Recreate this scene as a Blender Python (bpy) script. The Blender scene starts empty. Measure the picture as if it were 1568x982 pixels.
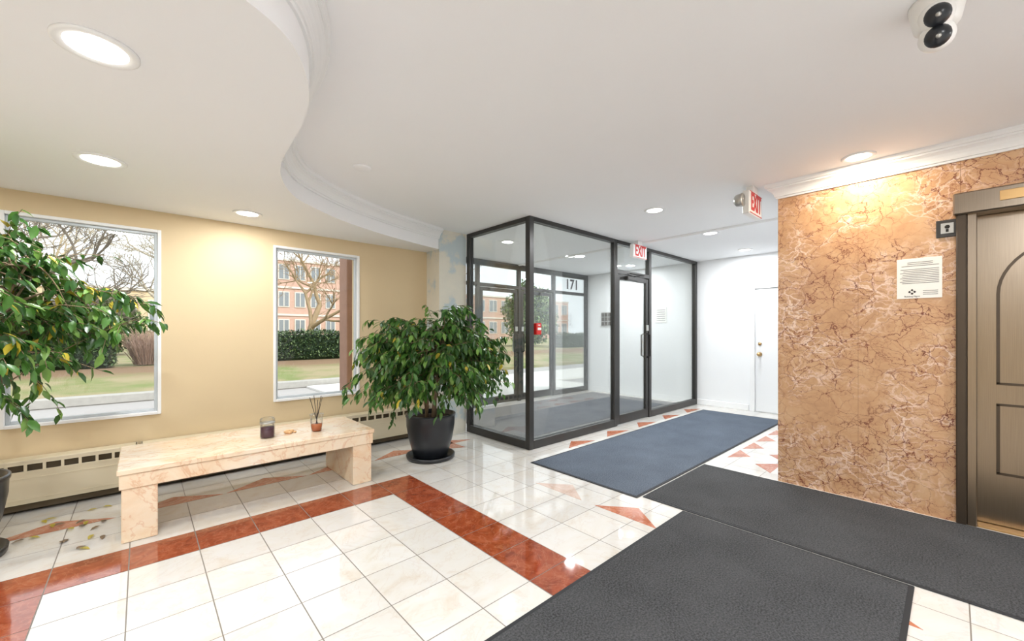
import bpy, math, random
from mathutils import Vector, Matrix, Quaternion, noise
random.seed(7)
scene = bpy.context.scene
COL = scene.collection

# ------------------------------------------------------------------ helpers
def s2l(c):
    return tuple(((x/255.0)/12.92 if x/255.0 <= 0.04045 else (((x/255.0)+0.055)/1.055)**2.4) for x in c)

class NT:
    def __init__(self, name):
        self.mat = bpy.data.materials.new(name); self.mat.use_nodes = True
        self.t = self.mat.node_tree; self.t.nodes.clear()
        self.out = self.t.nodes.new('ShaderNodeOutputMaterial')
    def n(self, typ, **kw):
        nd = self.t.nodes.new(typ)
        for k, v in kw.items():
            setattr(nd, k, v)
        return nd
    def l(self, a, b): self.t.links.new(a, b)
    def val(self, sock, v):
        if isinstance(v, bpy.types.NodeSocket): self.l(v, sock)
        else: sock.default_value = v
    def math(self, op, a, b=0.0, c=0.0, clamp=False):
        nd = self.n('ShaderNodeMath', operation=op, use_clamp=clamp)
        self.val(nd.inputs[0], a); self.val(nd.inputs[1], b); self.val(nd.inputs[2], c)
        return nd.outputs[0]
    def mix(self, fac, a, b, blend='MIX'):
        nd = self.n('ShaderNodeMix', data_type='RGBA', blend_type=blend)
        self.val(nd.inputs[0], fac)
        for s, v in ((nd.inputs[6], a), (nd.inputs[7], b)):
            if isinstance(v, bpy.types.NodeSocket): self.l(v, s)
            else: s.default_value = (v[0], v[1], v[2], 1)
        return nd.outputs[2]
    def pos(self):
        return self.n('ShaderNodeNewGeometry').outputs['Position']
    def noise(self, scale, detail=4, rough=0.5, vec=None, dist=0.0):
        nd = self.n('ShaderNodeTexNoise')
        nd.inputs['Scale'].default_value = scale; nd.inputs['Detail'].default_value = detail
        nd.inputs['Roughness'].default_value = rough; nd.inputs['Distortion'].default_value = dist
        self.l(vec if vec is not None else self.pos(), nd.inputs['Vector'])
        return nd
    def ramp(self, fac, stops):
        nd = self.n('ShaderNodeValToRGB')
        cr = nd.color_ramp
        while len(cr.elements) < len(stops): cr.elements.new(0.5)
        for e, (p, c) in zip(cr.elements, stops):
            e.position = p
            e.color = (c, c, c, 1) if isinstance(c, (int, float)) else (c[0], c[1], c[2], 1)
        self.l(fac, nd.inputs[0])
        return nd.outputs[0]
    def bsdf(self, color, rough=0.5, metal=0.0, bump=None, bstr=0.2, bdist=0.01, spec=0.5, trans=None):
        p = self.n('ShaderNodeBsdfPrincipled')
        if isinstance(color, bpy.types.NodeSocket): self.l(color, p.inputs['Base Color'])
        else: p.inputs['Base Color'].default_value = (color[0], color[1], color[2], 1)
        self.val(p.inputs['Roughness'], rough); p.inputs['Metallic'].default_value = metal
        p.inputs['Specular IOR Level'].default_value = spec
        if bump is not None:
            b = self.n('ShaderNodeBump'); b.inputs['Strength'].default_value = bstr
            b.inputs['Distance'].default_value = bdist
            self.l(bump, b.inputs['Height']); self.l(b.outputs[0], p.inputs['Normal'])
        self.l(p.outputs[0], self.out.inputs[0])
        return p

def simple(name, rgb, rough=0.5, metal=0.0, var=0.06, nscale=6.0, bump=0.0, spec=0.5, detail=3):
    m = NT(name); c = s2l(rgb)
    nz = m.noise(nscale, detail)
    lo = tuple(x*(1-var) for x in c); hi = tuple(min(1, x*(1+var)) for x in c)
    col = m.mix(nz.outputs[0], lo, hi)
    if bump > 0: m.bsdf(col, rough, metal, nz.outputs[0], bump, 0.005, spec)
    else: m.bsdf(col, rough, metal, spec=spec)
    return m.mat

def emis(name, rgb, strength):
    m = NT(name); e = m.n('ShaderNodeEmission')
    e.inputs[0].default_value = (*rgb, 1); e.inputs[1].default_value = strength
    m.l(e.outputs[0], m.out.inputs[0]); return m.mat

def glassmat(name, tint=(0.97, 0.985, 0.98), k=.35, base=.015, rough=0.0):
    m = NT(name)
    t = m.n('ShaderNodeBsdfTransparent'); t.inputs[0].default_value = (*tint, 1)
    g = m.n('ShaderNodeBsdfGlossy'); g.inputs['Roughness'].default_value = rough
    lw = m.n('ShaderNodeLayerWeight'); lw.inputs[0].default_value = 0.25
    f = m.math('MULTIPLY_ADD', lw.outputs['Fresnel'], k, base, clamp=True)
    mx = m.n('ShaderNodeMixShader'); m.l(f, mx.inputs[0]); m.l(t.outputs[0], mx.inputs[1]); m.l(g.outputs[0], mx.inputs[2])
    m.l(mx.outputs[0], m.out.inputs[0]); return m.mat

class MB:
    """mesh accumulator with material slots"""
    def __init__(self): self.v = []; self.f = []; self.m = []; self.s = []; self.mats = []
    def mi(self, mat):
        if mat not in self.mats: self.mats.append(mat)
        return self.mats.index(mat)
    def add(self, vs, fs, mat, smooth=False):
        o = len(self.v); self.v += [tuple(p) for p in vs]; k = self.mi(mat)
        for f in fs: self.f.append([i+o for i in f]); self.m.append(k); self.s.append(smooth)
    def box(self, x0, x1, y0, y1, z0, z1, mat, bev=0.0):
        if bev > 0:
            b = min(bev, (x1-x0)/2.01, (y1-y0)/2.01, (z1-z0)/2.01)
            vs = []; idx = {}
            X = (x0, x1); Y = (y0, y1); Z = (z0, z1)
            for i in (0, 1):
                for j in (0, 1):
                    for k in (0, 1):
                        sx, sy, sz = (1 if i == 0 else -1), (1 if j == 0 else -1), (1 if k == 0 else -1)
                        c = (X[i], Y[j], Z[k])
                        idx[(i, j, k, 0)] = len(vs); vs.append((c[0], c[1]+sy*b, c[2]+sz*b))
                        idx[(i, j, k, 1)] = len(vs); vs.append((c[0]+sx*b, c[1], c[2]+sz*b))
                        idx[(i, j, k, 2)] = len(vs); vs.append((c[0]+sx*b, c[1]+sy*b, c[2]))
            fs = []
            cen = Vector(((x0+x1)/2, (y0+y1)/2, (z0+z1)/2))
            def addf(l):
                p = [Vector(vs[q]) for q in l]
                n = (p[1]-p[0]).cross(p[2]-p[0])
                mid = sum(p, Vector())/len(p)
                if n.dot(mid-cen) < 0: l = l[::-1]
                fs.append(l)
            for i in (0, 1):
                addf([idx[(i, 0, 0, 0)], idx[(i, 1, 0, 0)], idx[(i, 1, 1, 0)], idx[(i, 0, 1, 0)]])
                addf([idx[(0, i, 0, 1)], idx[(1, i, 0, 1)], idx[(1, i, 1, 1)], idx[(0, i, 1, 1)]])
                addf([idx[(0, 0, i, 2)], idx[(1, 0, i, 2)], idx[(1, 1, i, 2)], idx[(0, 1, i, 2)]])
                for j in (0, 1):
                    addf([idx[(i, j, 0, 0)], idx[(i, j, 1, 0)], idx[(i, j, 1, 1)], idx[(i, j, 0, 1)]])
                    addf([idx[(i, 0, j, 0)], idx[(i, 1, j, 0)], idx[(i, 1, j, 2)], idx[(i, 0, j, 2)]])
                    addf([idx[(0, i, j, 1)], idx[(1, i, j, 1)], idx[(1, i, j, 2)], idx[(0, i, j, 2)]])
                    for k in (0, 1):
                        addf([idx[(i, j, k, 0)], idx[(i, j, k, 1)], idx[(i, j, k, 2)]])
            self.add(vs, fs, mat)
        else:
            vs = [(x0, y0, z0), (x1, y0, z0), (x1, y1, z0), (x0, y1, z0), (x0, y0, z1), (x1, y0, z1), (x1, y1, z1), (x0, y1, z1)]
            self.add(vs, [(0, 3, 2, 1), (4, 5, 6, 7), (0, 1, 5, 4), (1, 2, 6, 5), (2, 3, 7, 6), (3, 0, 4, 7)], mat)
    def lathe(self, prof, c, mat, seg=32, axis='Z', smooth=True):
        vs = []; fs = []
        for r, z in prof:
            for i in range(seg):
                a = 2*math.pi*i/seg
                p = (r*math.cos(a), r*math.sin(a), z)
                if axis == 'Y': p = (p[0], -p[2], p[1])
                if axis == 'X': p = (-p[2], p[0], p[1])
                vs.append((p[0]+c[0], p[1]+c[1], p[2]+c[2]))
        n = len(prof)
        for k in range(n-1):
            for i in range(seg):
                j = (i+1) % seg
                fs.append((k*seg+i, k*seg+j, (k+1)*seg+j, (k+1)*seg+i))
        if prof[0][0] > 1e-5: fs.append(tuple(range(seg))[::-1])
        if prof[-1][0] > 1e-5: fs.append(tuple((n-1)*seg+i for i in range(seg)))
        self.add(vs, fs, mat, smooth)
    def sphere(self, c, r, mat, seg=20, sx=1, sy=1, sz=1):
        vs = []; fs = []; rings = seg//2
        for k in range(rings+1):
            t = math.pi*k/rings
            for i in range(seg):
                a = 2*math.pi*i/seg
                vs.append((c[0]+r*sx*math.sin(t)*math.cos(a), c[1]+r*sy*math.sin(t)*math.sin(a), c[2]+r*sz*math.cos(t)))
        for k in range(rings):
            for i in range(seg):
                j = (i+1) % seg
                fs.append((k*seg+i, (k+1)*seg+i, (k+1)*seg+j, k*seg+j))
        self.add(vs, fs, mat, True)
    def tube(self, pts, rad, mat, seg=6, cap=True):
        pts = [Vector(p) for p in pts]; n = len(pts)
        if not isinstance(rad, (list, tuple)): rad = [rad]*n
        vs = []; fs = []
        up = Vector((0.13, 0.21, 1)).normalized()
        for k, p in enumerate(pts):
            t = (pts[min(k+1, n-1)]-pts[max(k-1, 0)])
            if t.length < 1e-9: t = Vector((0, 0, 1))
            t.normalize()
            a = t.cross(up)
            if a.length < 0.05: a = t.cross(Vector((1, 0, 0)))
            a.normalize(); b = t.cross(a)
            for i in range(seg):
                th = 2*math.pi*i/seg
                vs.append(p+(a*math.cos(th)+b*math.sin(th))*rad[k])
        for k in range(n-1):
            for i in range(seg):
                j = (i+1) % seg
                fs.append((k*seg+i, k*seg+j, (k+1)*seg+j, (k+1)*seg+i))
        if cap: fs.append(tuple(range(seg))[::-1]); fs.append(tuple((n-1)*seg+i for i in range(seg)))
        self.add(vs, fs, mat, True)
    def prism(self, poly, z0, z1, mat):
        n = len(poly)
        vs = [(p[0], p[1], z0) for p in poly]+[(p[0], p[1], z1) for p in poly]
        fs = [tuple(range(n))[::-1], tuple(range(n, 2*n))]+[(i, (i+1) % n, (i+1) % n+n, i+n) for i in range(n)]
        self.add(vs, fs, mat)
    def sweep(self, path, prof, mat, side=1):
        P = [Vector((p[0], p[1])) for p in path]; n = len(P); vs = []; fs = []
        for k in range(n):
            if k == 0: t = (P[1]-P[0]).normalized(); sc = 1
            elif k == n-1: t = (P[-1]-P[-2]).normalized(); sc = 1
            else:
                t1 = (P[k]-P[k-1]).normalized(); t2 = (P[k+1]-P[k]).normalized(); t = (t1+t2).normalized(); sc = 1/max(0.3, t.dot(t1))
            nr = Vector((t.y, -t.x))*side*sc
            for d, z in prof: vs.append((P[k].x+nr.x*d, P[k].y+nr.y*d, z))
        m = len(prof)
        for k in range(n-1):
            for i in range(m):
                j = (i+1) % m
                fs.append((k*m+i, k*m+j, (k+1)*m+j, (k+1)*m+i))
        fs.append(tuple(range(m))); fs.append(tuple((n-1)*m+i for i in range(m))[::-1])
        self.add(vs, fs, mat)
    def leaf(self, p, d, up, L, W, mat):
        d = d.normalized(); s = d.cross(up)
        if s.length < 0.02: s = d.cross(Vector((1, 0.2, 0)))
        s.normalize(); u = s.cross(d)
        q = lambda a, b, c: p+d*(a*L)+s*(b*W)+u*(c*L)
        vs = [q(0, 0, 0), q(.28, .42, .05), q(.28, -.42, .05), q(.62, .40, .02), q(.62, -.40, .02), q(.3, 0, -.01), q(.62, 0, -.04), q(1, 0, -.14)]
        fs = [(0, 2, 5), (0, 5, 1), (5, 2, 4, 6), (5, 6, 3, 1), (6, 4, 7), (6, 7, 3)]
        self.add(vs, fs, mat, True)
    def obj(self, name, parent=None):
        me = bpy.data.meshes.new(name)
        me.from_pydata(self.v, [], self.f)
        for m in self.mats: me.materials.append(m)
        me.polygons.foreach_set('material_index', self.m)
        me.polygons.foreach_set('use_smooth', self.s)
        me.update()
        o = bpy.data.objects.new(name, me); COL.objects.link(o)
        if parent: o.parent = parent
        return o

def text_into(mb, s, size, loc, rot, mat, ext=0.002, bold=0.0, sx=1.0):
    cu = bpy.data.curves.new('t', 'FONT'); cu.body = s; cu.size = size; cu.extrude = ext; cu.align_x = 'CENTER'; cu.align_y = 'CENTER'
    cu.offset = bold
    o = bpy.data.objects.new('t', cu); COL.objects.link(o)
    bpy.context.view_layer.update()
    dg = bpy.context.evaluated_depsgraph_get()
    me = o.evaluated_get(dg).to_mesh()
    M = Matrix.Translation(loc) @ rot.to_4x4() @ Matrix.Diagonal((sx, 1, 1, 1))
    vs = [M @ v.co for v in me.vertices]; fs = [tuple(p.vertices) for p in me.polygons]
    o.evaluated_get(dg).to_mesh_clear()
    bpy.data.objects.remove(o); bpy.data.curves.remove(cu)
    mb.add(vs, fs, mat)
from mathutils import Euler
R_NEGY = Euler((math.pi/2, 0, 0)).to_matrix()
R_NEGX = Euler((math.pi/2, 0, -math.pi/2)).to_matrix()

# ------------------------------------------------------------------ materials
M_ceil = simple('ceiling_paint', (245, 246, 248), 0.85, var=0.01, nscale=2, bump=0.03)
M_trim = simple('white_trim_paint', (244, 245, 246), 0.5, var=0.01)
M_white = simple('white_wall_paint', (240, 242, 244), 0.6, var=0.015, nscale=3)
M_cream = simple('cream_wall_paint', (220, 199, 162), 0.75, var=0.035, nscale=2.2, bump=0.05)
M_black = simple('black_bronze_frame', (64, 63, 62), 0.35, metal=0.4, var=0.1)
M_alu = simple('aluminium_window_frame', (200, 207, 212), 0.4, metal=0.15, var=0.04)
M_pot = simple('black_ceramic_glaze', (34, 37, 42), 0.28, var=0.15)
M_soil = simple('potting_soil', (66, 48, 34), 0.95, var=0.5, nscale=60, bump=0.8)
M_bark = simple('ficus_bark', (128, 108, 84), 0.8, var=0.25, nscale=40, bump=0.4)
M_rad = simple('radiator_enamel', (224, 212, 184), 0.45, var=0.03)
M_dark = simple('dark_void', (22, 20, 18), 0.8, var=0.1)
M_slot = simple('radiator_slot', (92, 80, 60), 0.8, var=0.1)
M_paper = simple('notice_paper', (240, 238, 232), 0.7, var=0.02)
M_ink = simple('printed_ink', (60, 55, 55), 0.7)
M_red = simple('exit_red', (205, 50, 45), 0.4)
M_firered = simple('fire_alarm_red', (200, 30, 25), 0.35)
M_signw = simple('sign_white_plastic', (238, 237, 235), 0.4)
M_gold = simple('bronze_sill', (196, 160, 110), 0.3, metal=0.8, var=0.08)
M_steel = simple('brushed_steel', (185, 185, 182), 0.3, metal=0.8, var=0.06)
M_glass = glassmat('clear_glass')
M_wglass = glassmat('window_glass', (0.98, 0.99, 0.985), .3, .01)
M_jar = glassmat('jar_glass', (0.93, 0.95, 0.96), .6, .05)
M_lamp = emis('downlight_lens', (1.0, 0.97, 0.9), 9.0)

def mk_floor():
    m = NT('marble_floor_tiles'); sep = m.n('ShaderNodeSeparateXYZ'); m.l(m.pos(), sep.inputs[0])
    T = 0.31
    ux = m.math('DIVIDE', m.math('SUBTRACT', sep.outputs[0], 1.5), T); uy = m.math('DIVIDE', m.math('SUBTRACT', sep.outputs[1], 3.05), T)
    def edge(u):
        f = m.math('FRACT', u); return m.math('MINIMUM', f, m.math('SUBTRACT', 1.0, f))
    e = m.math('MINIMUM', edge(ux), edge(uy))
    grout = m.math('LESS_THAN', e, 0.0085)
    cmb = m.n('ShaderNodeCombineXYZ'); m.l(m.math('FLOOR', ux), cmb.inputs[0]); m.l(m.math('FLOOR', uy), cmb.inputs[1])
    wn = m.n('ShaderNodeTexWhiteNoise'); m.l(cmb.outputs[0], wn.inputs[0])
    off = m.n('ShaderNodeVectorMath', operation='MULTIPLY_ADD')
    m.l(wn.outputs['Color'], off.inputs[0]); off.inputs[1].default_value = (7, 7, 7); m.l(m.pos(), off.inputs[2])
    nz = m.noise(3.2, 7, 0.6, off.outputs[0], 1.6)
    base = m.ramp(nz.outputs[0], [(0.25, s2l((225, 214, 200))), (0.42, s2l((232, 228, 221))), (0.62, s2l((234, 232, 229))), (0.8, s2l((229, 221, 213)))])
    vz = m.noise(2.2, 8, 0.62, off.outputs[0], 2.5)
    v = m.math('SUBTRACT', 1.0, m.math('MULTIPLY', m.math('ABSOLUTE', m.math('SUBTRACT', vz.outputs[0], 0.5)), 55.0), clamp=True)
    base = m.mix(m.math('MULTIPLY', v, 0.16), base, s2l((205, 168, 142)))
    tv = m.math('MULTIPLY_ADD', wn.outputs['Value'], 0.09, 0.84)
    base = m.mix(1.0, base, tv, 'MULTIPLY')
    col = m.mix(grout, base, s2l((124, 116, 108)))
    r = m.math('MULTIPLY_ADD', grout, 0.5, 0.045)
    m.bsdf(col, r, spec=1.0)
    return m.mat
M_floor = mk_floor()

def mk_marble(name, c1, c2, c3, veinc, vs=1.0, rough=0.15, va=0.6, nsc=3.0, spec=.5):
    m = NT(name)
    nz = m.noise(nsc, 8, 0.65, None, 1.5)
    base = m.ramp(nz.outputs[0], [(0.3, c1), (0.5, c2), (0.68, c3)])
    vz = m.noise(3.0*vs, 9, 0.6, None, 2.0)
    v = m.math('SUBTRACT', 1.0, m.math('MULTIPLY', m.math('ABSOLUTE', m.math('SUBTRACT', vz.outputs[0], 0.5)), 40.0), clamp=True)
    col = m.mix(m.math('MULTIPLY', v, va), base, veinc)
    m.bsdf(col, rough, spec=spec)
    return m.mat
M_redm = mk_marble('red_marble_inlay', s2l((118, 50, 28)), s2l((148, 70, 42)), s2l((166, 90, 60)), s2l((190, 130, 100)), 2.0, 0.05, 0.35, 7.0, 1.0)
M_pinkm = mk_marble('orange_marble_inlay', s2l((172, 94, 64)), s2l((190, 116, 86)), s2l((206, 142, 114)), s2l((226, 196, 176)), 2.0, 0.06, 0.4, 6.0, 1.0)
M_palem = mk_marble('pale_pink_marble_inlay', s2l((206, 176, 160)), s2l((214, 190, 176)), s2l((220, 200, 190)), s2l((200, 160, 140)), 2.0, 0.06, 0.4, 6.0, 1.0)
M_bench = mk_marble('cream_bench_marble', s2l((228, 198, 164)), s2l((234, 216, 190)), s2l((235, 224, 207)), s2l((206, 140, 92)), 0.8, 0.22, 0.42, 2.6)
def mk_col():
    m = NT('patched_plaster_column'); nz = m.noise(2.6, 6, .55)
    c = m.ramp(nz.outputs[0], [(.44, s2l((196, 208, 212))), (.50, s2l((226, 222, 210))), (.7, s2l((234, 228, 214)))])
    m.bsdf(c, .6, bump=nz.outputs[0], bstr=.1); return m.mat
M_col = mk_col()

def mk_elev():
    m = NT('veined_tan_marble')
    p = m.pos()
    d = m.noise(4.0, 6, 0.6, p)
    dv = m.n('ShaderNodeVectorMath', operation='MULTIPLY_ADD'); m.l(d.outputs['Color'], dv.inputs[0]); dv.inputs[1].default_value = (.26, .26, .26); m.l(p, dv.inputs[2])
    def vor(scale, w, off, stretch=(1, 1, 1.6)):
        mp = m.n('ShaderNodeMapping'); m.l(dv.outputs[0], mp.inputs[0]); mp.inputs['Location'].default_value = off
        mp.inputs['Scale'].default_value = stretch; mp.inputs['Rotation'].default_value = (0.5, 0, 0)
        v = m.n('ShaderNodeTexVoronoi', feature='DISTANCE_TO_EDGE'); v.inputs['Scale'].default_value = scale; m.l(mp.outputs[0], v.inputs['Vector'])
        return m.math('SUBTRACT', 1.0, m.math('DIVIDE', v.outputs['Distance'], w), clamp=True)
    base = m.ramp(m.noise(5, 8, 0.65, p, 1.0).outputs[0], [(0.28, s2l((182, 140, 106))), (0.5, s2l((200, 158, 120))), (0.72, s2l((210, 174, 138)))])
    mask1 = m.ramp(m.noise(3.5, 4, 0.5, p).outputs[0], [(0.36, 0.0), (0.52, 1.0)])
    mask2 = m.ramp(m.noise(3.1, 4, 0.5, dv.outputs[0]).outputs[0], [(0.46, 0.0), (0.6, 1.0)])
    dark = m.math('MULTIPLY', vor(7.0, 0.026, (0, 0, 0)), m.math('MULTIPLY_ADD', mask1, 0.75, 0.35), clamp=True)
    dark2 = m.math('MULTIPLY', vor(15, 0.035, (3, 1, 2)), m.math('MULTIPLY', mask1, 0.7))
    light = m.math('MULTIPLY', vor(6.0, 0.06, (5, 5, 5)), m.math('MULTIPLY', mask2, 0.95))
    light2 = m.math('MULTIPLY', vor(11, 0.08, (1, 7, 5)), m.math('MULTIPLY', mask2, 0.75))
    c = m.mix(light, base, s2l((238, 216, 200))); c = m.mix(light2, c, s2l((230, 200, 182)))
    c = m.mix(dark, c, s2l((104, 40, 30))); c = m.mix(dark2, c, s2l((130, 60, 46)))
    sep = m.n('ShaderNodeSeparateXYZ'); m.l(p, sep.inputs[0])
    seam = m.math('LESS_THAN', m.math('ABSOLUTE', m.math('SUBTRACT', sep.outputs[1], 0.505)), 0.0012)
    seam2 = m.math('LESS_THAN', m.math('ABSOLUTE', m.math('SUBTRACT', sep.outputs[1], -0.03)), 0.0012)
    c = m.mix(m.math('MULTIPLY', m.math('MAXIMUM', seam, seam2), .7), c, s2l((135, 95, 68)))
    m.bsdf(c, 0.28, spec=0.5)
    return m.mat
M_elev = mk_elev()

def mk_mat(name, a, b):
    m = NT(name)
    n1 = m.noise(110, 3, 0.75); n2 = m.noise(3.0, 4, 0.6)
    c = m.mix(m.ramp(n1.outputs[0], [(0.38, 0.0), (0.62, 1.0)]), a, b)
    c = m.mix(m.math('MULTIPLY', n2.outputs[0], 0.5), c, tuple(x*1.5 for x in b))
    m.bsdf(c, 0.95, bump=n1.outputs[0], bstr=1.0, bdist=0.008, spec=0.1)
    return m.mat
M_mat = mk_mat('charcoal_carpet', s2l((30, 31, 32)), s2l((88, 89, 91)))
M_matb = mk_mat('window_tinted_carpet', s2l((56, 63, 72)), s2l((108, 117, 130)))  # bluish reflection from the windows is painted into this carpet colour
M_matv = mk_mat('vestibule_carpet', s2l((84, 84, 86)), s2l((130, 130, 132)))
M_rubber = simple('rubber_edge', (34, 36, 40), 0.7)

def mk_brushed():
    m = NT('brushed_bronze_metal'); mp = m.n('ShaderNodeMapping'); m.l(m.pos(), mp.inputs[0]); mp.inputs['Scale'].default_value = (60, 60, 1.0)
    nz = m.noise(4, 3, 0.6, mp.outputs[0])
    c = m.mix(nz.outputs[0], s2l((134, 122, 108)), s2l((158, 145, 130)))
    m.bsdf(c, 0.30, metal=1.0); return m.mat
M_bronze = mk_brushed()
M_bronzed = simple('dark_engraving', (80, 70, 60), 0.4, metal=0.7)

def leafmat(name, rgb, tr=0.25):
    m = NT(name); nz = m.noise(25, 2)
    c = s2l(rgb); col = m.mix(nz.outputs[0], tuple(x*0.7 for x in c), tuple(min(1, x*1.3) for x in c))
    p = m.bsdf(col, 0.32, spec=0.5)
    t = m.n('ShaderNodeBsdfTranslucent'); m.l(col, t.inputs[0])
    mx = m.n('ShaderNodeMixShader'); mx.inputs[0].default_value = tr
    m.l(p.outputs[0], mx.inputs[1]); m.l(t.outputs[0], mx.inputs[2]); m.l(mx.outputs[0], m.out.inputs[0])
    return m.mat
LEAFS = [leafmat('leaf_deep_green', (48, 86, 36)), leafmat('leaf_green', (74, 118, 48)), leafmat('leaf_light_green', (112, 150, 70)), leafmat('leaf_yellow', (196, 178, 62))]

# ------------------------------------------------------------------ room shell
H = 2.6; HS = 2.35; WY = 4.65; FX = 7.5; EX = 4.13; EY = 1.045
XMIN = -4.0; YMIN = -3.0
mb = MB(); mb.box(XMIN-.2, FX+.2, YMIN-.2, 5.75, -0.04, 0.0, M_floor); mb.obj('floor')
mb = MB(); mb.box(XMIN-.2, FX+.2, YMIN-.2, 5.75, H, H+.2, M_ceil); mb.obj('ceiling')

W1 = (-.755, .13); W2 = (.986, 1.864); WZ0, WZ1 = .60, 2.19
mb = MB()
xs = [XMIN, W1[0], W1[1], W2[0], W2[1], 3.2]
for i in range(5):
    if i in (1, 3):
        mb.box(xs[i], xs[i+1], WY, WY+.22, 0, WZ0, M_cream); mb.box(xs[i], xs[i+1], WY, WY+.22, WZ1, H, M_cream)
    else: mb.box(xs[i], xs[i+1], WY, WY+.22, 0, H, M_cream)
mb.obj('wall_left')
for k, w in enumerate((W1, W2)):
    mb = MB(); x0, x1 = w; y0, y1 = WY-.010, WY+.05
    t = .024
    mb.box(x0, x0+t, y0, y1, WZ0, WZ1, M_trim, .003); mb.box(x1-t, x1, y0, y1, WZ0, WZ1, M_trim, .003)
    mb.box(x0+t, x1-t, y0, y1, WZ1-t, WZ1, M_trim, .003); mb.box(x0+t, x1-t, y0-.012, y1, WZ0, WZ0+t, M_trim, .003)
    t2 = .022; a0, a1, b0, b1 = x0+t, x1-t, WZ0+t, WZ1-t
    ya, yb = WY+.025, WY+.06
    mb.box(a0, a0+t2, ya, yb, b0, b1, M_alu, .003); mb.box(a1-t2, a1, ya, yb, b0, b1, M_alu, .003)
    mb.box(a0+t2, a1-t2, ya, yb, b1-t2, b1, M_alu, .003); mb.box(a0+t2, a1-t2, ya, yb, b0, b0+t2, M_alu, .003)
    mb.box(a0+t2, a1-t2, WY+.042, WY+.046, b0+t2, b1-t2, M_wglass)
    mb.obj('window_%d' % (k+1))
mb = MB(); mb.box(2.75, 3.165, 4.35, WY, 0, H, M_col); mb.obj('column')
mb = MB(); mb.box(3.0, 3.2, WY+.22, 5.7, 0, H, M_cream); mb.obj('wall_vestibule')
mb = MB(); mb.box(FX, FX+.2, YMIN, 5.75, 0, H, M_white); mb.obj('wall_far')
mb = MB(); mb.box(XMIN, FX, YMIN-.2, YMIN, 0, H, M_white); mb.obj('wall_back')
mb = MB(); mb.box(XMIN-.2, XMIN, YMIN, WY+.22, 0, H, M_cream); mb.obj('wall_side')
DO0, DO1, DZ = -1.16, -.055, 2.12
mb = MB()
mb.box(EX, EX+.16, DO1, EY, 0, H, M_elev); mb.box(EX, EX+.16, YMIN, DO0, 0, H, M_elev); mb.box(EX, EX+.16, DO0, DO1, DZ, H, M_elev)
mb.box(EX+.16, 6.3, EY-.12, EY, 0, H, M_white); mb.box(6.14, 6.3, YMIN, EY-.12, 0, H, M_white)
mb.obj('wall_right')

# soffit
pts = [(-4, 1.15), (-2.2, 1.18), (-1.2, 1.25), (-.4, 1.36), (0.0, 1.44), (.219, 1.50), (.361, 1.58), (.455, 1.70), (.539, 1.894), (.590, 2.13), (.615, 2.48), (.640, 2.81), (.713, 3.105), (.864, 3.414), (1.066, 3.62), (1.43, 3.883), (1.93, 4.116), (2.4, 4.27), (2.75, 4.36)]
def catmull(P, n=8):
    out = []
    P = [Vector(p) for p in P]
    for i in range(len(P)-1):
        p0 = P[max(i-1, 0)]; p1 = P[i]; p2 = P[i+1]; p3 = P[min(i+2, len(P)-1)]
        for k in range(n):
            t = k/n
            out.append(0.5*((2*p1)+(-p0+p2)*t+(2*p0-5*p1+4*p2-p3)*t*t+(-p0+3*p1-3*p2+p3)*t**3))
    out.append(P[-1]); return out
curve = catmull(pts, 10)
mb = MB()
poly = [(p.x, p.y) for p in curve]+[(2.75, WY), (-4, WY)]
n = len(curve); vs = []; fs = []
for p in curve:
    vs += [(p.x, p.y, HS), (p.x, p.y, H)]
for i in range(n-1): fs.append((i*2, i*2+2, i*2+3, i*2+1))
mb.add(vs, fs, M_ceil, True)
mb.add([(x, y, HS) for x, y in poly], [tuple(range(len(poly)))[::-1]], M_ceil)
mb.obj('ceiling_soffit')
cprof = [(0, 2.475), (.012, 2.475), (.014, 2.490), (.022, 2.492), (.024, 2.505), (.030, 2.520), (.042, 2.538), (.058, 2.550), (.066, 2.553), (.066, 2.566), (.080, 2.568), (.086, 2.582), (.086, 2.6), (0, 2.6)]
mb = MB(); mb.sweep([(p.x, p.y) for p in curve], cprof, M_trim); mb.obj('trim_1')
mb = MB(); mb.sweep([(6.2, EY), (EX, EY), (EX, YMIN)], cprof, M_trim, side=1)
mb.obj('trim_2')
mb = MB(); mb.sweep([(5.32, 3.16), (5.32, EY+.09)], [(0, 2.575), (.02, 2.575), (.035, 2.59), (.035, 2.6), (0, 2.6)], M_trim); mb.obj('trim_3')
mb = MB(); mb.sweep([(5.32, 5.6), (5.32, 3.25)], [(0, 2.575), (.02, 2.575), (.035, 2.59), (.035, 2.6), (0, 2.6)], M_trim); mb.obj('trim_4')
mb = MB(); mb.box(FX-.018, FX, 2.32, 3.17, 0, .10, M_trim, .004); mb.box(FX-.018, FX, YMIN, 1.25, 0, .10, M_trim, .004); mb.obj('baseboard_far')
mb = MB(); mb.box(XMIN, 2.75, WY-.012, WY, 0, .08, M_dark, .003); mb.obj('baseboard_left')

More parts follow.
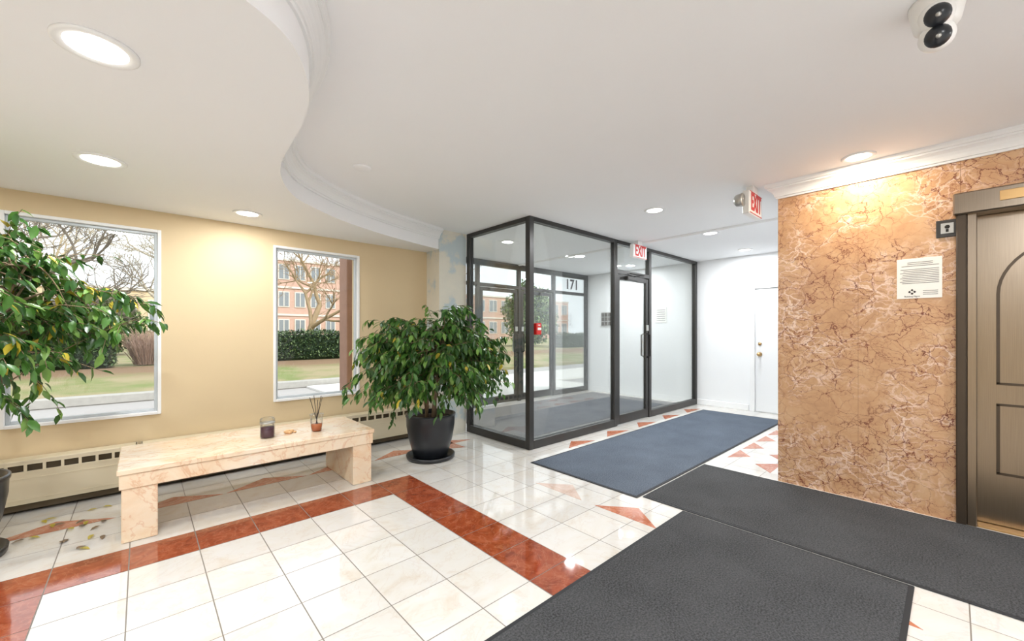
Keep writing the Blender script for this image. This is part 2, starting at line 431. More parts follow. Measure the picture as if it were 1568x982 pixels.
# floor inlays
mb = MB(); T = .31; g = .0028; zt = .0015
def tile(x, y, mat):
    mb.prism([(x+g, y+g), (x+T-g, y+g), (x+T-g, y+T-g), (x+g, y+T-g)], 0.0002, zt, mat)
for i in range(-7, 1): tile(1.5+i*T, 3.05, M_redm)
for j in range(1, 12): tile(1.5, 3.05-j*T, M_redm); tile(1.5-7*T, 3.05-j*T, M_redm)
def tri(a, b, c, mat):
    A, B, C = Vector(a), Vector(b), Vector(c)
    if (B-A).cross(C-A) < 0: B, C = C, B
    mb.prism([tuple(A), tuple(B), tuple(C)], 0.0002, zt, mat)
for i in range(-3, 5):
    x = .09+i*.62-.2
    tri((x, 3.98), (x+.60, 3.98), (x+.30, 4.17), M_pinkm)
for i in range(0, 6):
    x = 3.55+i*.75
    if x+.5 < 7.4: tri((x, 2.93), (x+.50, 2.93), (x+.25, 3.10), M_pinkm)
for i in range(0, 9):
    y = 2.45-i*.62
    tri((2.52, y), (2.52, y-.50), (2.72, y-.25), M_palem if i % 2 == 0 else M_pinkm)
for i in range(0, 5):
    x = 4.3+i*.45
    tri((x, 1.15), (x+.38, 1.15), (x+.19, 1.33), M_pinkm)
    tri((x+.22, 1.60), (x+.60, 1.60), (x+.41, 1.44), M_pinkm)
tri((2.72, 3.75), (2.42, 3.9), (2.72, 4.15), M_pinkm)
mb.obj('floor_inlay')

# ------------------------------------------------------------------ mats
def carpet(name, x0, x1, y0, y1, mat, z=.009):
    mb = MB(); e = .022
    mb.box(x0, x1, y0, y1, .0017, z*.75, M_rubber, .003)
    mb.box(x0+e, x1-e, y0+e, y1-e, z*.5, z, mat, .002)
    return mb.obj(name)
carpet('floor_mat', 2.87, 7.0, 1.68, 2.86, M_matb)
carpet('floor_mat.001', 2.925, 4.10, -2.6, 1.665, M_mat)
carpet('floor_mat.002', -1.2, 2.91, .135, 1.335, M_mat)
carpet('floor_mat.003', 3.45, 7.3, 3.45, 5.35, M_matv)

# ------------------------------------------------------------------ vestibule glazing
def post(mb, x, y, z0=0, z1=H, w=.07): mb.box(x-w/2, x+w/2, y-w/2, y+w/2, z0, z1, M_black, .004)
VX, VY = 3.2, 3.2; w = .035
mb = MB(); post(mb, VX, VY)
mb.box(VX-w, VX+w, 4.28, 4.345, 0, H, M_black, .004)
mb.box(VX-w, VX+w, VY+w, 4.28, 0, .09, M_black, .004); mb.box(VX-w, VX+w, VY+w, 4.28, 2.55, H, M_black, .004)
mb.box(VX-.005, VX+.005, VY+w, 4.28, .09, 2.55, M_glass)
for x in (4.86, 5.80): post(mb, x, VY)
mb.box(7.42, 7.49, VY-w, VY+w, 0, H, M_black, .004)
for a, b in ((VX+w, 4.825), (5.835, 7.42)):
    mb.box(a, b, VY-w, VY+w, 0, .10, M_black, .004); mb.box(a, b, VY-w, VY+w, 2.55, H, M_black, .004)
    mb.box(a, b, VY-.005, VY+.005, .10, 2.55, M_glass)
mb.box(4.895, 5.765, VY-w, VY+w, 2.13, 2.19, M_black, .004); mb.box(4.895, 5.765, VY-w, VY+w, 2.55, H, M_black, .004)
mb.box(4.895, 5.765, VY-.005, VY+.005, 2.19, 2.55, M_glass)
mb.obj('vestibule_glass_partition')

def glass_door(name, x0, x1, y, handle_side, top=2.12):
    mb = MB(); s = .065; h = .022
    mb.box(x0, x0+s, y-h, y+h, .012, top, M_black, .004); mb.box(x1-s, x1, y-h, y+h, .012, top, M_black, .004)
    mb.box(x0+s, x1-s, y-h, y+h, top-s, top, M_black, .004); mb.box(x0+s, x1-s, y-h, y+h, .012, .14, M_black, .004)
    mb.box(x0+s, x1-s, y-.004, y+.004, .14, top-s, M_glass)
    hx = x1-.035 if handle_side > 0 else x0+.035
    for sg in (-1, 1):
        yy = y+sg*.07
        mb.tube([(hx, y+sg*.02, .93), (hx, yy, .95), (hx, yy, 1.27), (hx, y+sg*.02, 1.29)], .013, M_steel if sg > 0 else M_black, 10)
    mb.box(hx-.03, hx+.03, y-.035, y-.02, 1.33, 1.42, M_steel, .004)
    cx = x0+.18 if handle_side > 0 else x1-.43
    mb.box(cx, cx+.25, y-.085, y-.022, top-.07, top-.01, M_black, .008)
    mb.tube([(cx+.2, y-.06, top-.0), (cx+.36, y-.13, top+.02), (cx+.1, y-.05, top+.035)], .008, M_black, 6)
    mb.obj(name)
glass_door('door_1', 4.905, 5.755, VY, 1)
OY = 5.65
mb = MB()
for x in (3.235, 4.35, 5.35, 6.35): post(mb, x, OY)
mb.box(7.42, 7.49, OY-w, OY+w, 0, H, M_black, .004)
mb.box(3.27, 7.42, OY-w, OY+w, 2.50, H, M_black, .004)
for a, b, door in ((3.27, 4.315, 0), (4.385, 5.315, 1), (5.385, 6.315, 1), (6.385, 7.42, 0)):
    mb.box(a, b, OY-w, OY+w, 2.13, 2.19, M_black, .004); mb.box(a, b, OY-.005, OY+.005, 2.19, 2.50, M_glass)
    if not door:
        mb.box(a, b, OY-w, OY+w, 0, .1, M_black, .004); mb.box(a, b, OY-.005, OY+.005, .1, 2.13, M_glass)
text_into(mb, '171', .30, Vector((6.95, OY-.009, 2.345)), R_NEGY, M_ink, .001, .006)
mb.obj('entrance_glazing')
glass_door('door_2', 4.395, 5.305, OY, 1); glass_door('door_3', 5.395, 6.305, OY, -1)

mb = MB(); mb.box(FX-.03, FX, 4.9, 5.25, 1.45, 1.75, M_steel, .004)
for i in range(4):
    for j in range(3): mb.box(FX-.034, FX-.028, 4.915+i*.083, 4.985+i*.083, 1.465+j*.093, 1.545+j*.093, M_bronzed, .002)
mb.obj('intercom_mailbox_panel')
mb = MB(); mb.box(FX-.012, FX, 3.75, 3.98, 1.5, 1.8, M_paper, .002)
for i in range(6): mb.box(FX-.0135, FX-.011, 3.78, 3.95, 1.54+i*.04, 1.55+i*.04, M_ink)
mb.obj('wall_notice')

mb = MB(); mb.box(3.25, 3.33, VY-.06, VY-.007, 1.28, 1.41, M_firered, .006); mb.box(3.262, 3.318, VY-.068, VY-.058, 1.33, 1.36, M_signw, .003)
text_into(mb, 'FIRE', .022, Vector((3.29, VY-.0615, 1.385)), R_NEGY, M_signw, .001)
mb.obj('fire_alarm_pull_station')

mb = MB(); y0, y1, zt2 = 1.35, 2.22, 2.03
mb.box(FX-.035, FX-.0005, y1, y1+.07, 0, zt2+.07, M_trim, .004); mb.box(FX-.035, FX-.0005, y0-.07, y0, 0, zt2+.07, M_trim, .004); mb.box(FX-.035, FX-.0005, y0, y1, zt2, zt2+.07, M_trim, .004)
mb.box(FX-.012, FX-.0005, y0+.006, y1-.006, .01, zt2-.006, M_white, .003)
mb.lathe([(.034, 0), (.034, .008), (.012, .012), (.012, .04), (.028, .05), (.030, .065), (.018, .078), (0, .08)], (FX-.012, 2.15, .95), M_gold, 20, 'X')
mb.lathe([(.026, 0), (.026, .01), (0, .014)], (FX-.012, 2.15, 1.12), M_gold, 20, 'X')
mb.obj('door_4')

mb = MB(); mb.box(4.35, 4.60, EY+.0005, EY+.022, 1.55, 1.88, M_black, .004); mb.box(4.365, 4.585, EY+.018, EY+.025, 1.565, 1.865, M_paper)
mb.obj('framed_directory_sign')

# ------------------------------------------------------------------ elevator
mb = MB()
f0 = EX-.03
mb.box(f0, EX+.14, DO1-.004, DO1+.045, 0, 2.24, M_bronzed, .006)
mb.box(EX-.012, EX+.14, DO1-.05, DO1-.004, 0, 2.12, M_bronze, .004)
mb.box(f0, EX+.14, DO0-.045, DO0+.004, 0, 2.24, M_bronzed, .006)
mb.box(f0-.03, EX+.14, DO0-.06, DO1+.06, 2.10, 2.245, M_bronze, .008)
mb.box(EX-.064, EX-.058, -.44, -.20, 2.15, 2.215, M_gold, .004)
mb.box(EX, EX+.155, DO0, DO1-.05, .0002, .012, M_gold, .003)
dx = EX+.095
mb.box(dx, dx+.04, DO0, DO1-.05, .014, 2.10, M_bronze, .003)
cy = -.56; rr = .36
def strip(path, wd=.016):
    n = len(path); P = [Vector(p) for p in path]; vs = []; fs = []
    for k in range(n):
        t = (P[min(k+1, n-1)]-P[max(k-1, 0)]).normalized(); nr = Vector((-t.y, t.x))*wd/2
        for q in (P[k]+nr, P[k]-nr):
            vs += [(dx-.004, q.x, q.y), (dx+.001, q.x, q.y)]
    for k in range(n-1):
        a = k*4; b = a+4
        fs += [(a, b, b+2, a+2), (a, a+1, b+1, b), (a+2, b+2, b+3, a+3)]
    mb.add(vs, fs, M_bronzed)
arch = [(cy+rr, .96)]+[(cy+rr*math.cos(math.pi*i/24), 1.56+rr*math.sin(math.pi*i/24)) for i in range(25)]+[(cy-rr, .96)]
strip(arch); strip([(cy+rr+.008, .96), (cy-rr-.008, .96)])
strip([(cy+rr, .36), (cy+rr, .82)]); strip([(cy-rr, .36), (cy-rr, .82)]); strip([(cy+rr+.008, .82), (cy-rr-.008, .82)]); strip([(cy+rr+.008, .36), (cy-rr-.008, .36)])
mb.obj('elevator_door')

mb = MB(); mb.box(EX-.012, EX, -.022, .085, 1.965, 2.085, M_black, .003); mb.box(EX-.0145, EX-.011, 0.0, .062, 1.99, 2.062, M_steel, .001)
mb.sphere((EX-.014, .031, 2.035), .014, M_dark, 10, sx=.15); mb.box(EX-.0165, EX-.0135, .024, .038, 2.0, 2.02, M_dark)
mb.obj('elevator_sign')
mb = MB(); mb.box(EX-.003, EX, .055, .285, 1.55, 1.84, M_paper)
for i in range(13):
    z = 1.81-i*.0125; a = .07+(.03 if i < 2 else 0)
    if i == 3: continue
    mb.box(EX-.0038, EX-.0028, a, .27-(.04 if i < 2 else random.uniform(0, .03)), z-.0015, z+.0015, M_ink)
for (a, z) in ((.205, 1.61), (.205, 1.585), (.192, 1.5975), (.218, 1.5975)):
    mb.lathe([(.0085, 0), (.0085, .001), (0, .001)], (EX-.003, a, z), M_ink, 4, 'X')
text_into(mb, 'Building Mgmt', .014, Vector((EX-.0035, .205, 1.565)), R_NEGX, M_ink, .0005)
for i in range(3): mb.box(EX-.0038, EX-.0028, .075, .15, 1.575+i*.013, 1.578+i*.013, M_ink)
mb.obj('posted_notice')

# ------------------------------------------------------------------ exit signs
def exit_sign(name, x0, x1, y, z0, z1, heads=True):
    mb = MB()
    mb.box(x0, x1, y-.03, y+.03, z0, z1, M_signw, .008)
    mb.box((x0+x1)/2-.06, (x0+x1)/2+.06, y-.03, y+.03, z1-.002, H, M_signw, .004)
    for (a, b, c, d) in ((x0+.008, x1-.008, z0+.006, z0+.012), (x0+.008, x1-.008, z1-.012, z1-.006)):
        mb.box(a, b, y-.032, y-.029, c, d, M_red)
    text_into(mb, 'EXIT', .21, Vector(((x0+x1)/2, y-.032, (z0+z1)/2)), R_NEGY, M_red, .002, .004, sx=(x1-x0)/.36*.66)
    if heads:
        for sx in (x0-.04, x1+.05):
            mb.tube([(sx+(.05 if sx < x0 else -.06), y+.02, z1-.06), (sx, y+.02, z1-.08)], .012, M_signw, 8)
            mb.lathe([(.028, -.05), (.05, -.03), (.058, .02), (.052, .025), (0, .018)], (sx, y+.03, z1-.09), M_steel, 20, 'Y')
    mb.obj(name)
exit_sign('exit_sign', 3.87, 4.20, 1.22, 2.34, 2.54)
exit_sign('exit_sign.001', 5.02, 5.38, 3.02, 2.35, 2.54, heads=False)

# ------------------------------------------------------------------ security camera
mb = MB(); cx, cy2 = 2.30, .045
mb.lathe([(0, -.112), (.05, -.110), (.066, -.098), (.074, -.06), (.082, -.012), (.082, 0)], (cx, cy2, H), M_signw, 36)
V = Vector((-.78, -.08, -.38)).normalized()
for (bx_, bz, r) in ((-.035, -.075, .054), (-.004, -.140, .054)):
    b = Vector((cx+bx_, cy2, H+bz))
    mb.sphere(b, r, M_signw, 28); mb.sphere(b+V*.024, r*.76, M_pot, 28); mb.sphere(b+V*(.024+r*.72), .009, M_steel, 12)
mb.obj('security_camera')
mb = MB(); mb.lathe([(0, -.012), (.06, -.012), (.068, -.004), (.068, 0)], (1.28, 3.14, H), M_ceil, 32); mb.obj('ceiling_cover_plate')

# ------------------------------------------------------------------ downlights
def downlight(name, x, y, z, r=.115, power=30, col=(1, .97, .94)):
    mb = MB()
    mb.lathe([(r, 0), (r, -.006), (r*.92, -.010), (r*.74, -.006), (r*.72, -.002)], (x, y, z), M_trim, 40)
    mb.lathe([(r*.74, -.004), (0, -.005)], (x, y, z), M_lamp, 40)
    o = mb.obj(name)
    L = bpy.data.lights.new(name+'_lamp', 'AREA'); L.energy = power; L.color = col; L.shape = 'DISK'; L.size = r*1.36
    lo = bpy.data.objects.new(name+'_lamp', L); COL.objects.link(lo); lo.location = (x, y, z-.009); lo.parent = o
    return o
DL = [(-.12, 2.13, HS, .12, 22), (-.18, 3.5, HS, .12, 20), (.69, 4.19, HS, .11, 12), (3.90, .475, H, .10, 14), (4.01, 2.14, H, .105, 32),
      (5.46, 2.14, H, .105, 30), (6.95, 2.2, H, .105, 26), (3.85, 4.3, H, .105, 30), (5.35, 4.4, H, .105, 30), (6.8, 4.4, H, .105, 28),
      (-1.7, 2.2, HS, .12, 24), (-1.7, 3.6, HS, .12, 18), (1.2, -.9, H, .11, 62), (-1.2, -.9, H, .11, 60), (3.2, -1.8, H, .11, 54), (-2.8, .4, H, .11, 45)]  # this row: unseen fixtures, added out of view to brighten the room
for k, (x, y, z, r, pw) in enumerate(DL):
    downlight('ceiling_downlight' if k == 0 else 'ceiling_downlight.%03d' % k, x, y, z, r, pw*0.84, (1, .85, .64) if k == 3 else (.965, .985, 1.0))

# ------------------------------------------------------------------ radiators
def radiator(name, x0, x1):
    mb = MB(); y0, y1 = 4.50, WY-.013
    mb.box(x0, x1, y0, y0+.012, .07, .305, M_rad, .003)
    mb.box(x0, x1, y0, y1, .365, .385, M_rad, .004)
    mb.box(x0, x0+.01, y0, y1, .0, .385, M_rad); mb.box(x1-.01, x1, y0, y1, .0, .385, M_rad)
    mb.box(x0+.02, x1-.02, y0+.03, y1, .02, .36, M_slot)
    mb.box(x0, x1, y0-.004, y0+.004, .29, .305, M_rad)
    x = x0
    while x < x1-.02:
        mb.box(x, min(x+.016, x1), y0+.001, y0+.012, .30, .37, M_rad); x += .09
    mb.box(x0, x1, y0+.0, y0+.006, .352, .37, M_rad)
    for zz in (.10, .25): mb.box(x0, x1, y0-.003, y0+.002, zz, zz+.006, M_rad)
    mb.obj(name)
radiator('radiator_cover', -2.6, -.02); radiator('radiator_cover.001', 0.0, 2.70)

# ------------------------------------------------------------------ bench
mb = MB()
mb.box(-.11, 1.51, 3.43, 4.16, .425, .46, M_bench, .005)
mb.box(-.10, 1.50, 3.44, 4.15, .335, .4245, M_bench, .003)
mb.box(-.09, .08, 3.45, 4.14, 0.0018, .335, M_bench, .004); mb.box(1.33, 1.49, 3.45, 4.14, .0018, .335, M_bench, .004)
mb.obj('marble_bench')
M_wax = simple('purple_candle_wax', (82, 38, 58), 0.4)
M_amber = simple('orange_diffuser_oil', (205, 110, 60), 0.2); M_reed = simple('dark_reed', (62, 50, 42), 0.8)
c = (.75, 3.73, .46)
mb = MB(); mb.lathe([(0, .004), (.044, .004), (.046, .01), (.046, .085), (0, .085)], c, M_wax, 28)
mb.lathe([(.046, 0), (.052, .004), (.052, .10), (.045, .112), (.045, .118)], c, M_jar, 28)
mb.lathe([(.05, .112), (.053, .115), (.053, .150), (.046, .158), (0, .160)], c, M_jar, 28)
mb.lathe([(.053, .112), (.054, .116), (.054, .122), (.05, .124)], c, M_steel, 28)
mb.obj('candle_jar')
c = (1.11, 3.69, .46)
mb = MB(); mb.lathe([(0, .004), (.036, .004), (.042, .05), (.041, .06), (0, .06)], c, M_amber, 28)
mb.lathe([(.038, 0), (.046, .045), (.050, .085), (.048, .10), (.056, .145)], c, M_jar, 28)
for (a, b, h) in ((-.05, .02, .29), (.03, -.02, .30), (.055, .03, .28), (-.01, .04, .30), (.0, -.03, .27)):
    mb.tube([(c[0]-a*.4, c[1]-b*.4, c[2]+.01), (c[0]+a, c[1]+b, c[2]+h)], .0025, M_reed, 6)
mb.obj('reed_diffuser')
mb = MB(); M_shell = simple('seashell', (225, 180, 130), 0.6, var=.3, nscale=60)
for (ox, oy, r) in ((0, 0, .026), (.035, .01, .022), (.015, -.02, .018), (.055, -.005, .014)):
    mb.sphere((.90+ox, 3.76+oy, .46+r*.62), r, M_shell, 14, sz=.62)
mb.v = [tuple(Vector(v)+noise.noise_vector(Vector(v)*60)*.004) for v in mb.v]
mb.obj('seashell_ornament')

# ------------------------------------------------------------------ ficus plants
def bez(a, b, c, t): return a*(1-t)**2+b*2*t*(1-t)+c*t*t
def ficus(name, bx, by, R, HP, cen, rad, ntw, seed, yel, bottomcut=-.75, lf=(.062, .1)):
    rnd = random.Random(seed); mb = MB(); c0 = (bx, by, .0022)
    mb.lathe([(0, 0), (R*.86, 0), (R*.98, .006), (R*1.0, .04), (R*.95, .042), (R*.9, .018), (0, .018)], c0, M_pot, 44)
    mb.lathe([(0, .018), (R*.62, .018), (R*.70, .03), (R*.90, HP*.45), (R*.99, HP*.75), (R*1.0, HP*.93), (R*1.03, HP*.95), (R*1.03, HP), (R*.95, HP), (R*.93, HP*.9), (0, HP*.88)], c0, M_pot, 44)
    mb.lathe([(R*.93, HP*.90), (R*.5, HP*.915), (0, HP*.92)], c0, M_soil, 30)
    cen = Vector(cen); stems = []
    for i in range(5):
        a = 2*math.pi*i/5+rnd.random(); b = Vector((bx+.05*math.cos(a), by+.05*math.sin(a), HP*.88))
        e = Vector((cen.x+rad[0]*.30*math.cos(a), cen.y+rad[1]*.30*math.sin(a), cen.z+rad[2]*rnd.uniform(.25, .6)))
        m = Vector((bx+.02*math.cos(a), by+.02*math.sin(a), (b.z+e.z)/2))+Vector((rnd.uniform(-.05, .05), rnd.uniform(-.05, .05), 0))
        stems.append((b, m, e))
        P = [bez(b, m, e, t/9) for t in range(10)]
        mb.tube(P, [.017-.012*t/9 for t in range(10)], M_bark, 7)
    def lm():
        q = rnd.random()
        if q < yel: return LEAFS[3]
        return LEAFS[0] if q < .42+yel*.5 else (LEAFS[1] if q < .82 else LEAFS[2])
    def ok(p): return p.y < WY-.06 and p.z > .06 and p.z < HS-.05 and (p.y < 3.02 or p.x < 3.02)
    for i in range(ntw):
        while True:
            d = Vector((rnd.gauss(0, 1), rnd.gauss(0, 1), rnd.gauss(0, 1))).normalized()
            if d.z > bottomcut: break
        rr = rnd.uniform(.55, 1.0)
        lump = 1+.16*noise.noise(d*2.3+Vector((seed, 0, 0)))*2
        end = cen+Vector((d.x*rad[0], d.y*rad[1], d.z*rad[2]))*rr*lump
        end.y = min(end.y, WY-.12)
        if end.y > 3.0: end.x = min(end.x, 3.0)
        st = stems[rnd.randrange(5)]; s = bez(*st, rnd.uniform(.35, 1.0))
        mid = (s+end)/2+Vector((0, 0, rnd.uniform(.08, .28)))
        n = 9; P = [bez(s, mid, end, t/(n-1)) for t in range(n)]
        mb.tube(P, [.0055-.004*t/(n-1) for t in range(n)], M_bark, 4, False)
        def leafrow(A, B, C, t0, cnt):
            for q in range(cnt):
                t = t0+(1-t0)*q/(max(1, cnt-1)); p = bez(A, B, C, t); tg = (bez(A, B, C, min(1, t+.05))-bez(A, B, C, max(0, t-.05))).normalized()
                dr = tg*.5+Vector((rnd.uniform(-1, 1), rnd.uniform(-1, 1), rnd.uniform(-.9, .35)))*.8+Vector((0, 0, -.45))
                p = p+Vector((rnd.uniform(-.012, .012), rnd.uniform(-.012, .012), rnd.uniform(-.01, .01)))
                if not ok(p): continue
                if p.y+.09 > WY and dr.y > 0: dr.y *= -1
                upv = Vector((rnd.uniform(-.5, .5), rnd.uniform(-.5, .5), 1))
                L = rnd.uniform(*lf)
                mb.leaf(p, dr, upv, L, L*.46, lm())
        leafrow(s, mid, end, .45, 9)
        for q in range(4):
            t = rnd.uniform(.4, .98); A = bez(s, mid, end, t)
            od = (A-cen); od = Vector((od.x, od.y, od.z*.4)).normalized()
            C = A+(od*.6+Vector((rnd.uniform(-.8, .8), rnd.uniform(-.8, .8), rnd.uniform(-.2, .3)))).normalized()*rnd.uniform(.1, .2)+Vector((0, 0, -rnd.uniform(.02, .14)))
            C.y = min(C.y, WY-.1)
            if C.y > 3.0: C.x = min(C.x, 3.03)
            B = (A+C)/2+Vector((0, 0, .04))
            mb.tube([bez(A, B, C, z/3) for z in range(4)], .0018, M_bark, 3, False)
            leafrow(A, B, C, .15, 8)
    mb.obj(name)
ficus('potted_ficus', 2.236, 3.70, .25, .46, (2.17, 3.48, 1.00), (.97, .64, .58), 165, 3, .015, -.85)
ficus('potted_ficus.001', -.83, 3.80, .25, .46, (-.70, 3.70, 1.42), (.80, .62, .55), 110, 11, .06, -.95, (.06, .1))
mb = MB(); rnd = random.Random(5)
for (x, y) in ((-.30, 4.05), (-.22, 4.25), (-.42, 4.1), (-.18, 3.9), (-.38, 3.7), (-.26, 3.55), (-.5, 4.25), (-.2, 3.7), (-.33, 3.95), (-.55, 3.95)):
    for q in range(2):
        a = rnd.uniform(0, 6.28); mb.leaf(Vector((x+rnd.uniform(-.03, .03), y+rnd.uniform(-.03, .03), .009)), Vector((math.cos(a), math.sin(a), .02)), Vector((0, 0, 1)), .06, .03, LEAFS[3] if rnd.random() < .6 else M_bark)
mb.obj('fallen_leaves')

# ------------------------------------------------------------------ outdoors
M_asph = simple('asphalt', (166, 163, 162), .9, var=.1, nscale=30); M_conc = simple('concrete_curb', (170, 168, 164), .85, var=.15, nscale=12)
M_path = simple('concrete_path', (222, 220, 216), .85, var=.06, nscale=5)
def mk_lawn():
    m = NT('lawn_grass'); a = m.noise(1.2, 4); b = m.noise(60, 3)
    c = m.mix(m.ramp(a.outputs[0], [(.36, 0.), (.58, 1.)]), s2l((134, 146, 88)), s2l((176, 160, 128)))
    sep = m.n('ShaderNodeSeparateXYZ'); m.l(m.pos(), sep.inputs[0])
    mulch = m.math('SUBTRACT', 1.0, m.math('ABSOLUTE', m.math('DIVIDE', m.math('SUBTRACT', m.math('ADD', sep.outputs[1], m.math('MULTIPLY', a.outputs[0], 1.2)), 15.2), 1.3)), clamp=True)
    c = m.mix(m.math('MULTIPLY', mulch, 1.6, clamp=True), c, s2l((150, 118, 96)))
    c = m.mix(m.math('MULTIPLY', b.outputs[0], .4), c, s2l((104, 112, 70))); m.bsdf(c, .95, bump=b.outputs[0], bstr=.6, bdist=.05); return m.mat
M_lawn = mk_lawn()
mb = MB(); mb.box(-40, 60, -6, 14.9, -.12, -.05, M_asph); mb.obj('driveway')
mb = MB(); mb.box(3.0, 8.5, 5.76, 10.75, -.0495, -.005, M_path); mb.box(8.5, 12.5, 7.5, 9.5, -.0495, -.008, M_path); mb.obj('entrance_path')
mb = MB(); mb.box(-25, 8.5, 10.8, 10.99, -.0495, .13, M_conc, .02); mb.obj('street_curb')
mb = MB()
X0, X1 = -30, 50
prof = [(11.0, .05), (12, .12), (13.5, .25), (14.9, .36)]
vs = []; fs = []
for y, z in prof: vs += [(X0, y, z), (X1, y, z)]
vs += [(X0, 11.0, -.049), (X1, 11.0, -.049)]
for i in range(3): fs.append((i*2, i*2+1, i*2+3, i*2+2))
fs.append((8, 9, 1, 0))
mb.add(vs, fs, M_lawn); mb.obj('grass_verge')
mb = MB(); mb.box(-30, 60, 14.9, 60, -.05, .36, M_lawn); mb.obj('lawn')
HG = [simple('hedge_leaf_dark', (44, 66, 40), .6, var=.3, nscale=20), simple('hedge_leaf', (74, 98, 58), .6, var=.3, nscale=20), simple('hedge_leaf_light', (108, 128, 82), .6, var=.3, nscale=20)]
def hedge(name, x0, x1, y0, y1, z0, z1, n, seed, mats=HG, s=.07):
    rnd = random.Random(seed); mb = MB()
    e = .06
    mb.box(x0+e, x1-e, y0+e, y1-e, z0, z1-e, mats[0], .08)
    for i in range(n):
        q = rnd.random()
        x = rnd.uniform(x0, x1)
        if q < .6: p = Vector((x, y0+rnd.uniform(-.04, .08), rnd.uniform(z0, z1)))
        elif q < .9: p = Vector((x, rnd.uniform(y0, y1), z1+rnd.uniform(-.08, .05)))
        else: p = Vector((rnd.choice((x0, x1)), rnd.uniform(y0, y1), rnd.uniform(z0, z1)))
        p.z = max(p.z+.05*math.sin(x*1.7), z0+.13)
        d = Vector((rnd.gauss(0, 1), rnd.gauss(-.4, 1), rnd.gauss(.2, 1)))
        mb.leaf(p, d, Vector((0, 0, 1)), s*rnd.uniform(.8, 1.6), s*.8, mats[rnd.choice((0, 0, 1, 1, 2))])
    mb.obj(name)
hedge('hedge', -6, -.55, 15.1, 16.2, .362, 1.34, 9000, 1)
hedge('hedge.001', 2.4, 8.0, 15.2, 16.4, .362, 1.30, 8000, 2)
hedge('hedge.002', 19.5, 28, 16.5, 17.6, .362, 1.25, 7000, 3)
LG = [simple('evergreen_dark', (62, 92, 48), .6, var=.3), simple('evergreen_mid', (104, 134, 74), .6, var=.3), simple('evergreen_light', (138, 162, 96), .6, var=.3)]
def shrub(name, c, r, n, seed, mats, s=.1, sz=1., zg=.362):
    rnd = random.Random(seed); mb = MB()
    mb.tube([(c[0], c[1], zg), (c[0], c[1], c[2])], .06, M_bark, 8)
    for i in range(n):
        d = Vector((rnd.gauss(0, 1), rnd.gauss(0, 1), rnd.gauss(0, 1))).normalized(); k = rnd.uniform(.5, 1)*(1+.3*noise.noise(d*2+Vector((seed, 0, 0))))
        p = Vector(c)+Vector((d.x*r*k, d.y*r*k, d.z*r*sz*k)); p.z = max(p.z, zg+.25)
        mb.leaf(p, Vector((rnd.gauss(0, 1), rnd.gauss(0, 1), rnd.gauss(0, 1))), Vector((0, 0, 1)), s*1.5, s, mats[rnd.randrange(3)])
    mb.obj(name)
shrub('evergreen_shrub', (20.5, 20.5, 2.6), 1.9, 6500, 4, LG, .17, 1.2)
shrub('evergreen_shrub.001', (-1.0, 24.0, 1.7), 1.2, 3000, 9, LG, .14, 1.1)
def twigbush(name, c, r, h, n, seed, rgb):
    rnd = random.Random(seed); mb = MB(); mt = simple(name+'_bark', rgb, .9, var=.2)
    for i in range(n):
        a = rnd.uniform(0, 6.28); k = rnd.uniform(.1, 1)*r
        e = Vector((c[0]+k*math.cos(a), c[1]+k*math.sin(a), c[2]+h*rnd.uniform(.5, 1)))
        b = Vector((c[0]+k*.45*math.cos(a), c[1]+k*.45*math.sin(a), c[2]+.02))
        m = (b+e)/2+Vector((rnd.uniform(-.1, .1), rnd.uniform(-.1, .1), .1))
        mb.tube([bez(b, m, e, t/4) for t in range(5)], [.008, .007, .005, .004, .003], mt, 3, False)
        for q in range(2):
            t = bez(b, m, e, rnd.uniform(.4, .9)); mb.tube([t, t+Vector((rnd.uniform(-.15, .15), rnd.uniform(-.15, .15), rnd.uniform(.05, .2)))], .003, mt, 3, False)
    mb.obj(name)
twigbush('bare_shrub', (.16, 15.9, .37), .72, 1.1, 420, 6, (176, 148, 132))
def tree(name, base, h, spread, seed, rgb, r0=.2, lean=(0, 0), depth=5):
    rnd = random.Random(seed); mb = MB(); mt = simple(name+'_bark', rgb, .9, var=.2, nscale=10)
    def br(p, d, L, r, k):
        n = 5; P = [p]; q = p; dd = d
        for i in range(n-1):
            dd = (dd+Vector((rnd.gauss(0, .13), rnd.gauss(0, .13), rnd.gauss(.04, .08)))).normalized(); q = q+dd*L/(n-1); P.append(q)
            if q.z < 1.2 and k < depth: dd.z = abs(dd.z)+.3
        mb.tube(P, [r*(1-.4*i/(n-1)) for i in range(n)], mt, 6 if k > 2 else 3, False)
        if k == 0: return
        for i in range(3 if k > 1 else 4):
            j = rnd.choice((2, 3, 4)); ax = Vector((rnd.gauss(0, 1), rnd.gauss(0, 1), rnd.gauss(0, .6)))
            nd = (dd+ax.normalized()*rnd.uniform(.5, .95)*spread).normalized()
            br(P[j], nd, L*rnd.uniform(.6, .82), max(r*.55, .008), k-1)
    br(Vector(base), Vector((lean[0], lean[1], 1)).normalized(), h*.33, r0, depth)
    mb.obj(name)
tree('bare_tree', (5.3, 18.5, .375), 7, 1.1, 3, (158, 136, 104), .17, depth=6)
tree('bare_tree.001', (-3.4, 17.0, .375), 7.5, 1.3, 8, (134, 124, 112), .22, (.35, -.2), 6)
tree('bare_tree.002', (1.8, 22, .375), 9, 1.1, 21, (178, 168, 150), .16, depth=6)
tree('bare_tree.003', (-3.0, 25, .375), 9, 1.1, 22, (184, 168, 140), .16, depth=6)
tree('bare_tree.004', (16, 22, .375), 9, 1.1, 33, (168, 146, 130), .18, depth=6)
tree('bare_tree.005', (9.5, 24, .375), 9, 1.1, 41, (196, 160, 142), .15, depth=6)
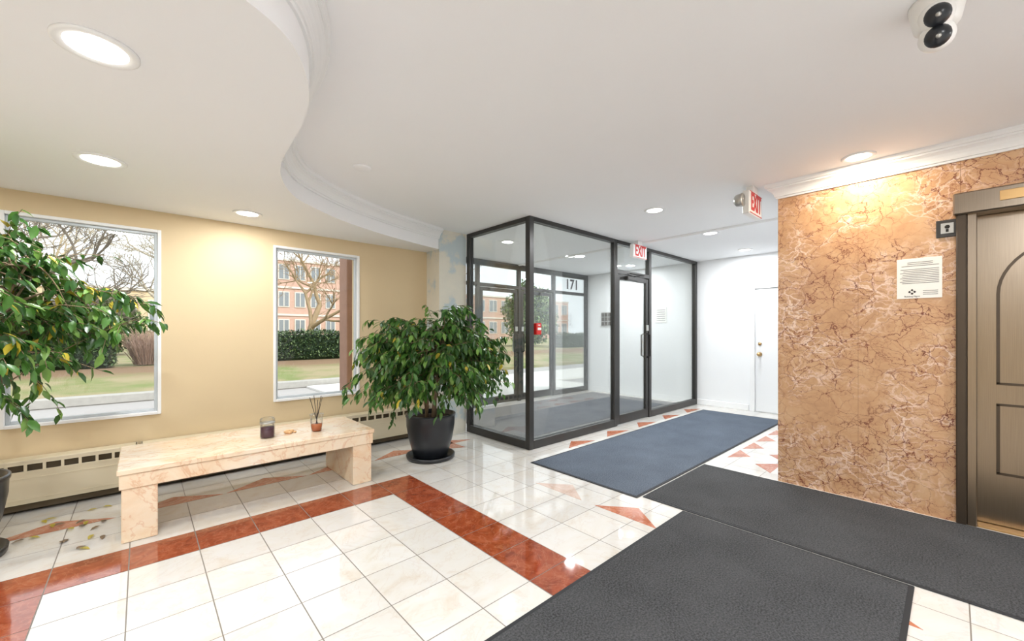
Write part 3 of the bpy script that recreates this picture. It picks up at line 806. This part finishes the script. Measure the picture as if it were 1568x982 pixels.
def mk_brick(name, a, b):
    m = NT(name); bt = m.n('ShaderNodeTexBrick'); mp = m.n('ShaderNodeMapping'); m.l(m.pos(), mp.inputs[0]); mp.inputs['Rotation'].default_value = (math.pi/2, 0, 0)
    m.l(mp.outputs[0], bt.inputs['Vector']); bt.inputs['Color1'].default_value = (*s2l(a), 1); bt.inputs['Color2'].default_value = (*s2l(b), 1)
    bt.inputs['Mortar'].default_value = (*s2l((205, 190, 178)), 1); bt.inputs['Scale'].default_value = 3; m.bsdf(bt.outputs[0], .9); return m.mat
M_brick = mk_brick('red_brick', (188, 146, 130), (198, 158, 142)); M_tan = mk_brick('tan_brick', (222, 196, 158), (214, 186, 148))
M_bwin = simple('building_window_glass', (130, 136, 142), .15); M_bfr = simple('building_window_trim', (215, 208, 200), .6)
def building(name, x0, x1, y, h, mat, fl, nw, z0=.362):
    mb = MB(); mb.box(x0, x1, y, y+8, z0, h, mat); fh = (h-z0)/fl; ww = (x1-x0)/nw
    for f in range(fl):
        mb.box(x0-.05, x1+.05, y-.12, y, z0+fh*(f+1)-.2, z0+fh*(f+1), M_bfr)
        for i in range(nw):
            a = x0+ww*(i+.22); b = a+ww*.56; c = z0+fh*f+fh*.28; d = z0+fh*f+fh*.78
            mb.box(a-.1, b+.1, y-.08, y, c-.1, d+.1, M_bfr); mb.box(a, b, y-.1, y-.02, c, d, M_bwin); mb.box((a+b)/2-.04, (a+b)/2+.04, y-.12, y-.02, c, d, M_bfr)
    mb.obj(name)
building('tan_apartment_building', -12, 1.8, 38, 4.4, M_tan, 1, 8)
building('brick_apartment_building', 7.5, 24, 50, 9.5, M_brick, 3, 10)
building('brick_apartment_building.001', 34, 58, 48, 7, M_brick, 2, 10)
mb = MB(); M_brown = simple('brown_stone', (168, 132, 114), .8, var=.15, nscale=9, bump=.3); mb.box(2.22, 2.48, 6.0, 6.3, -.0495, 2.75, M_brown, .01); mb.box(2.17, 2.53, 5.95, 6.35, -.0495, .1, M_brown, .01); mb.obj('portico_pillar')

# ------------------------------------------------------------------ world, sun, camera
wd = bpy.data.worlds.new('World'); scene.world = wd; wd.use_nodes = True
bg = wd.node_tree.nodes['Background']; bg.inputs[0].default_value = (.92, .96, 1.0, 1); bg.inputs[1].default_value = 1.7
sl = bpy.data.lights.new('sun', 'SUN'); sl.energy = 3.2; sl.angle = math.radians(3); sl.color = (1, .97, .9)
so = bpy.data.objects.new('sun', sl); COL.objects.link(so); so.location = (0, 0, 20); so.rotation_euler = (math.radians(48), 0, math.radians(25))

cam = bpy.data.cameras.new('camera'); cam.sensor_width = 36; cam.lens = 620/1568*36; cam.shift_y = 19/1568; cam.clip_start = .02; cam.clip_end = 300
co = bpy.data.objects.new('camera', cam); COL.objects.link(co); co.location = (0, 0, 1.3); co.rotation_euler = (math.pi/2, 0, math.radians(-42.5))
scene.camera = co
scene.view_settings.view_transform = 'Standard'; scene.view_settings.look = 'None'; scene.view_settings.exposure = 0; scene.view_settings.gamma = 1
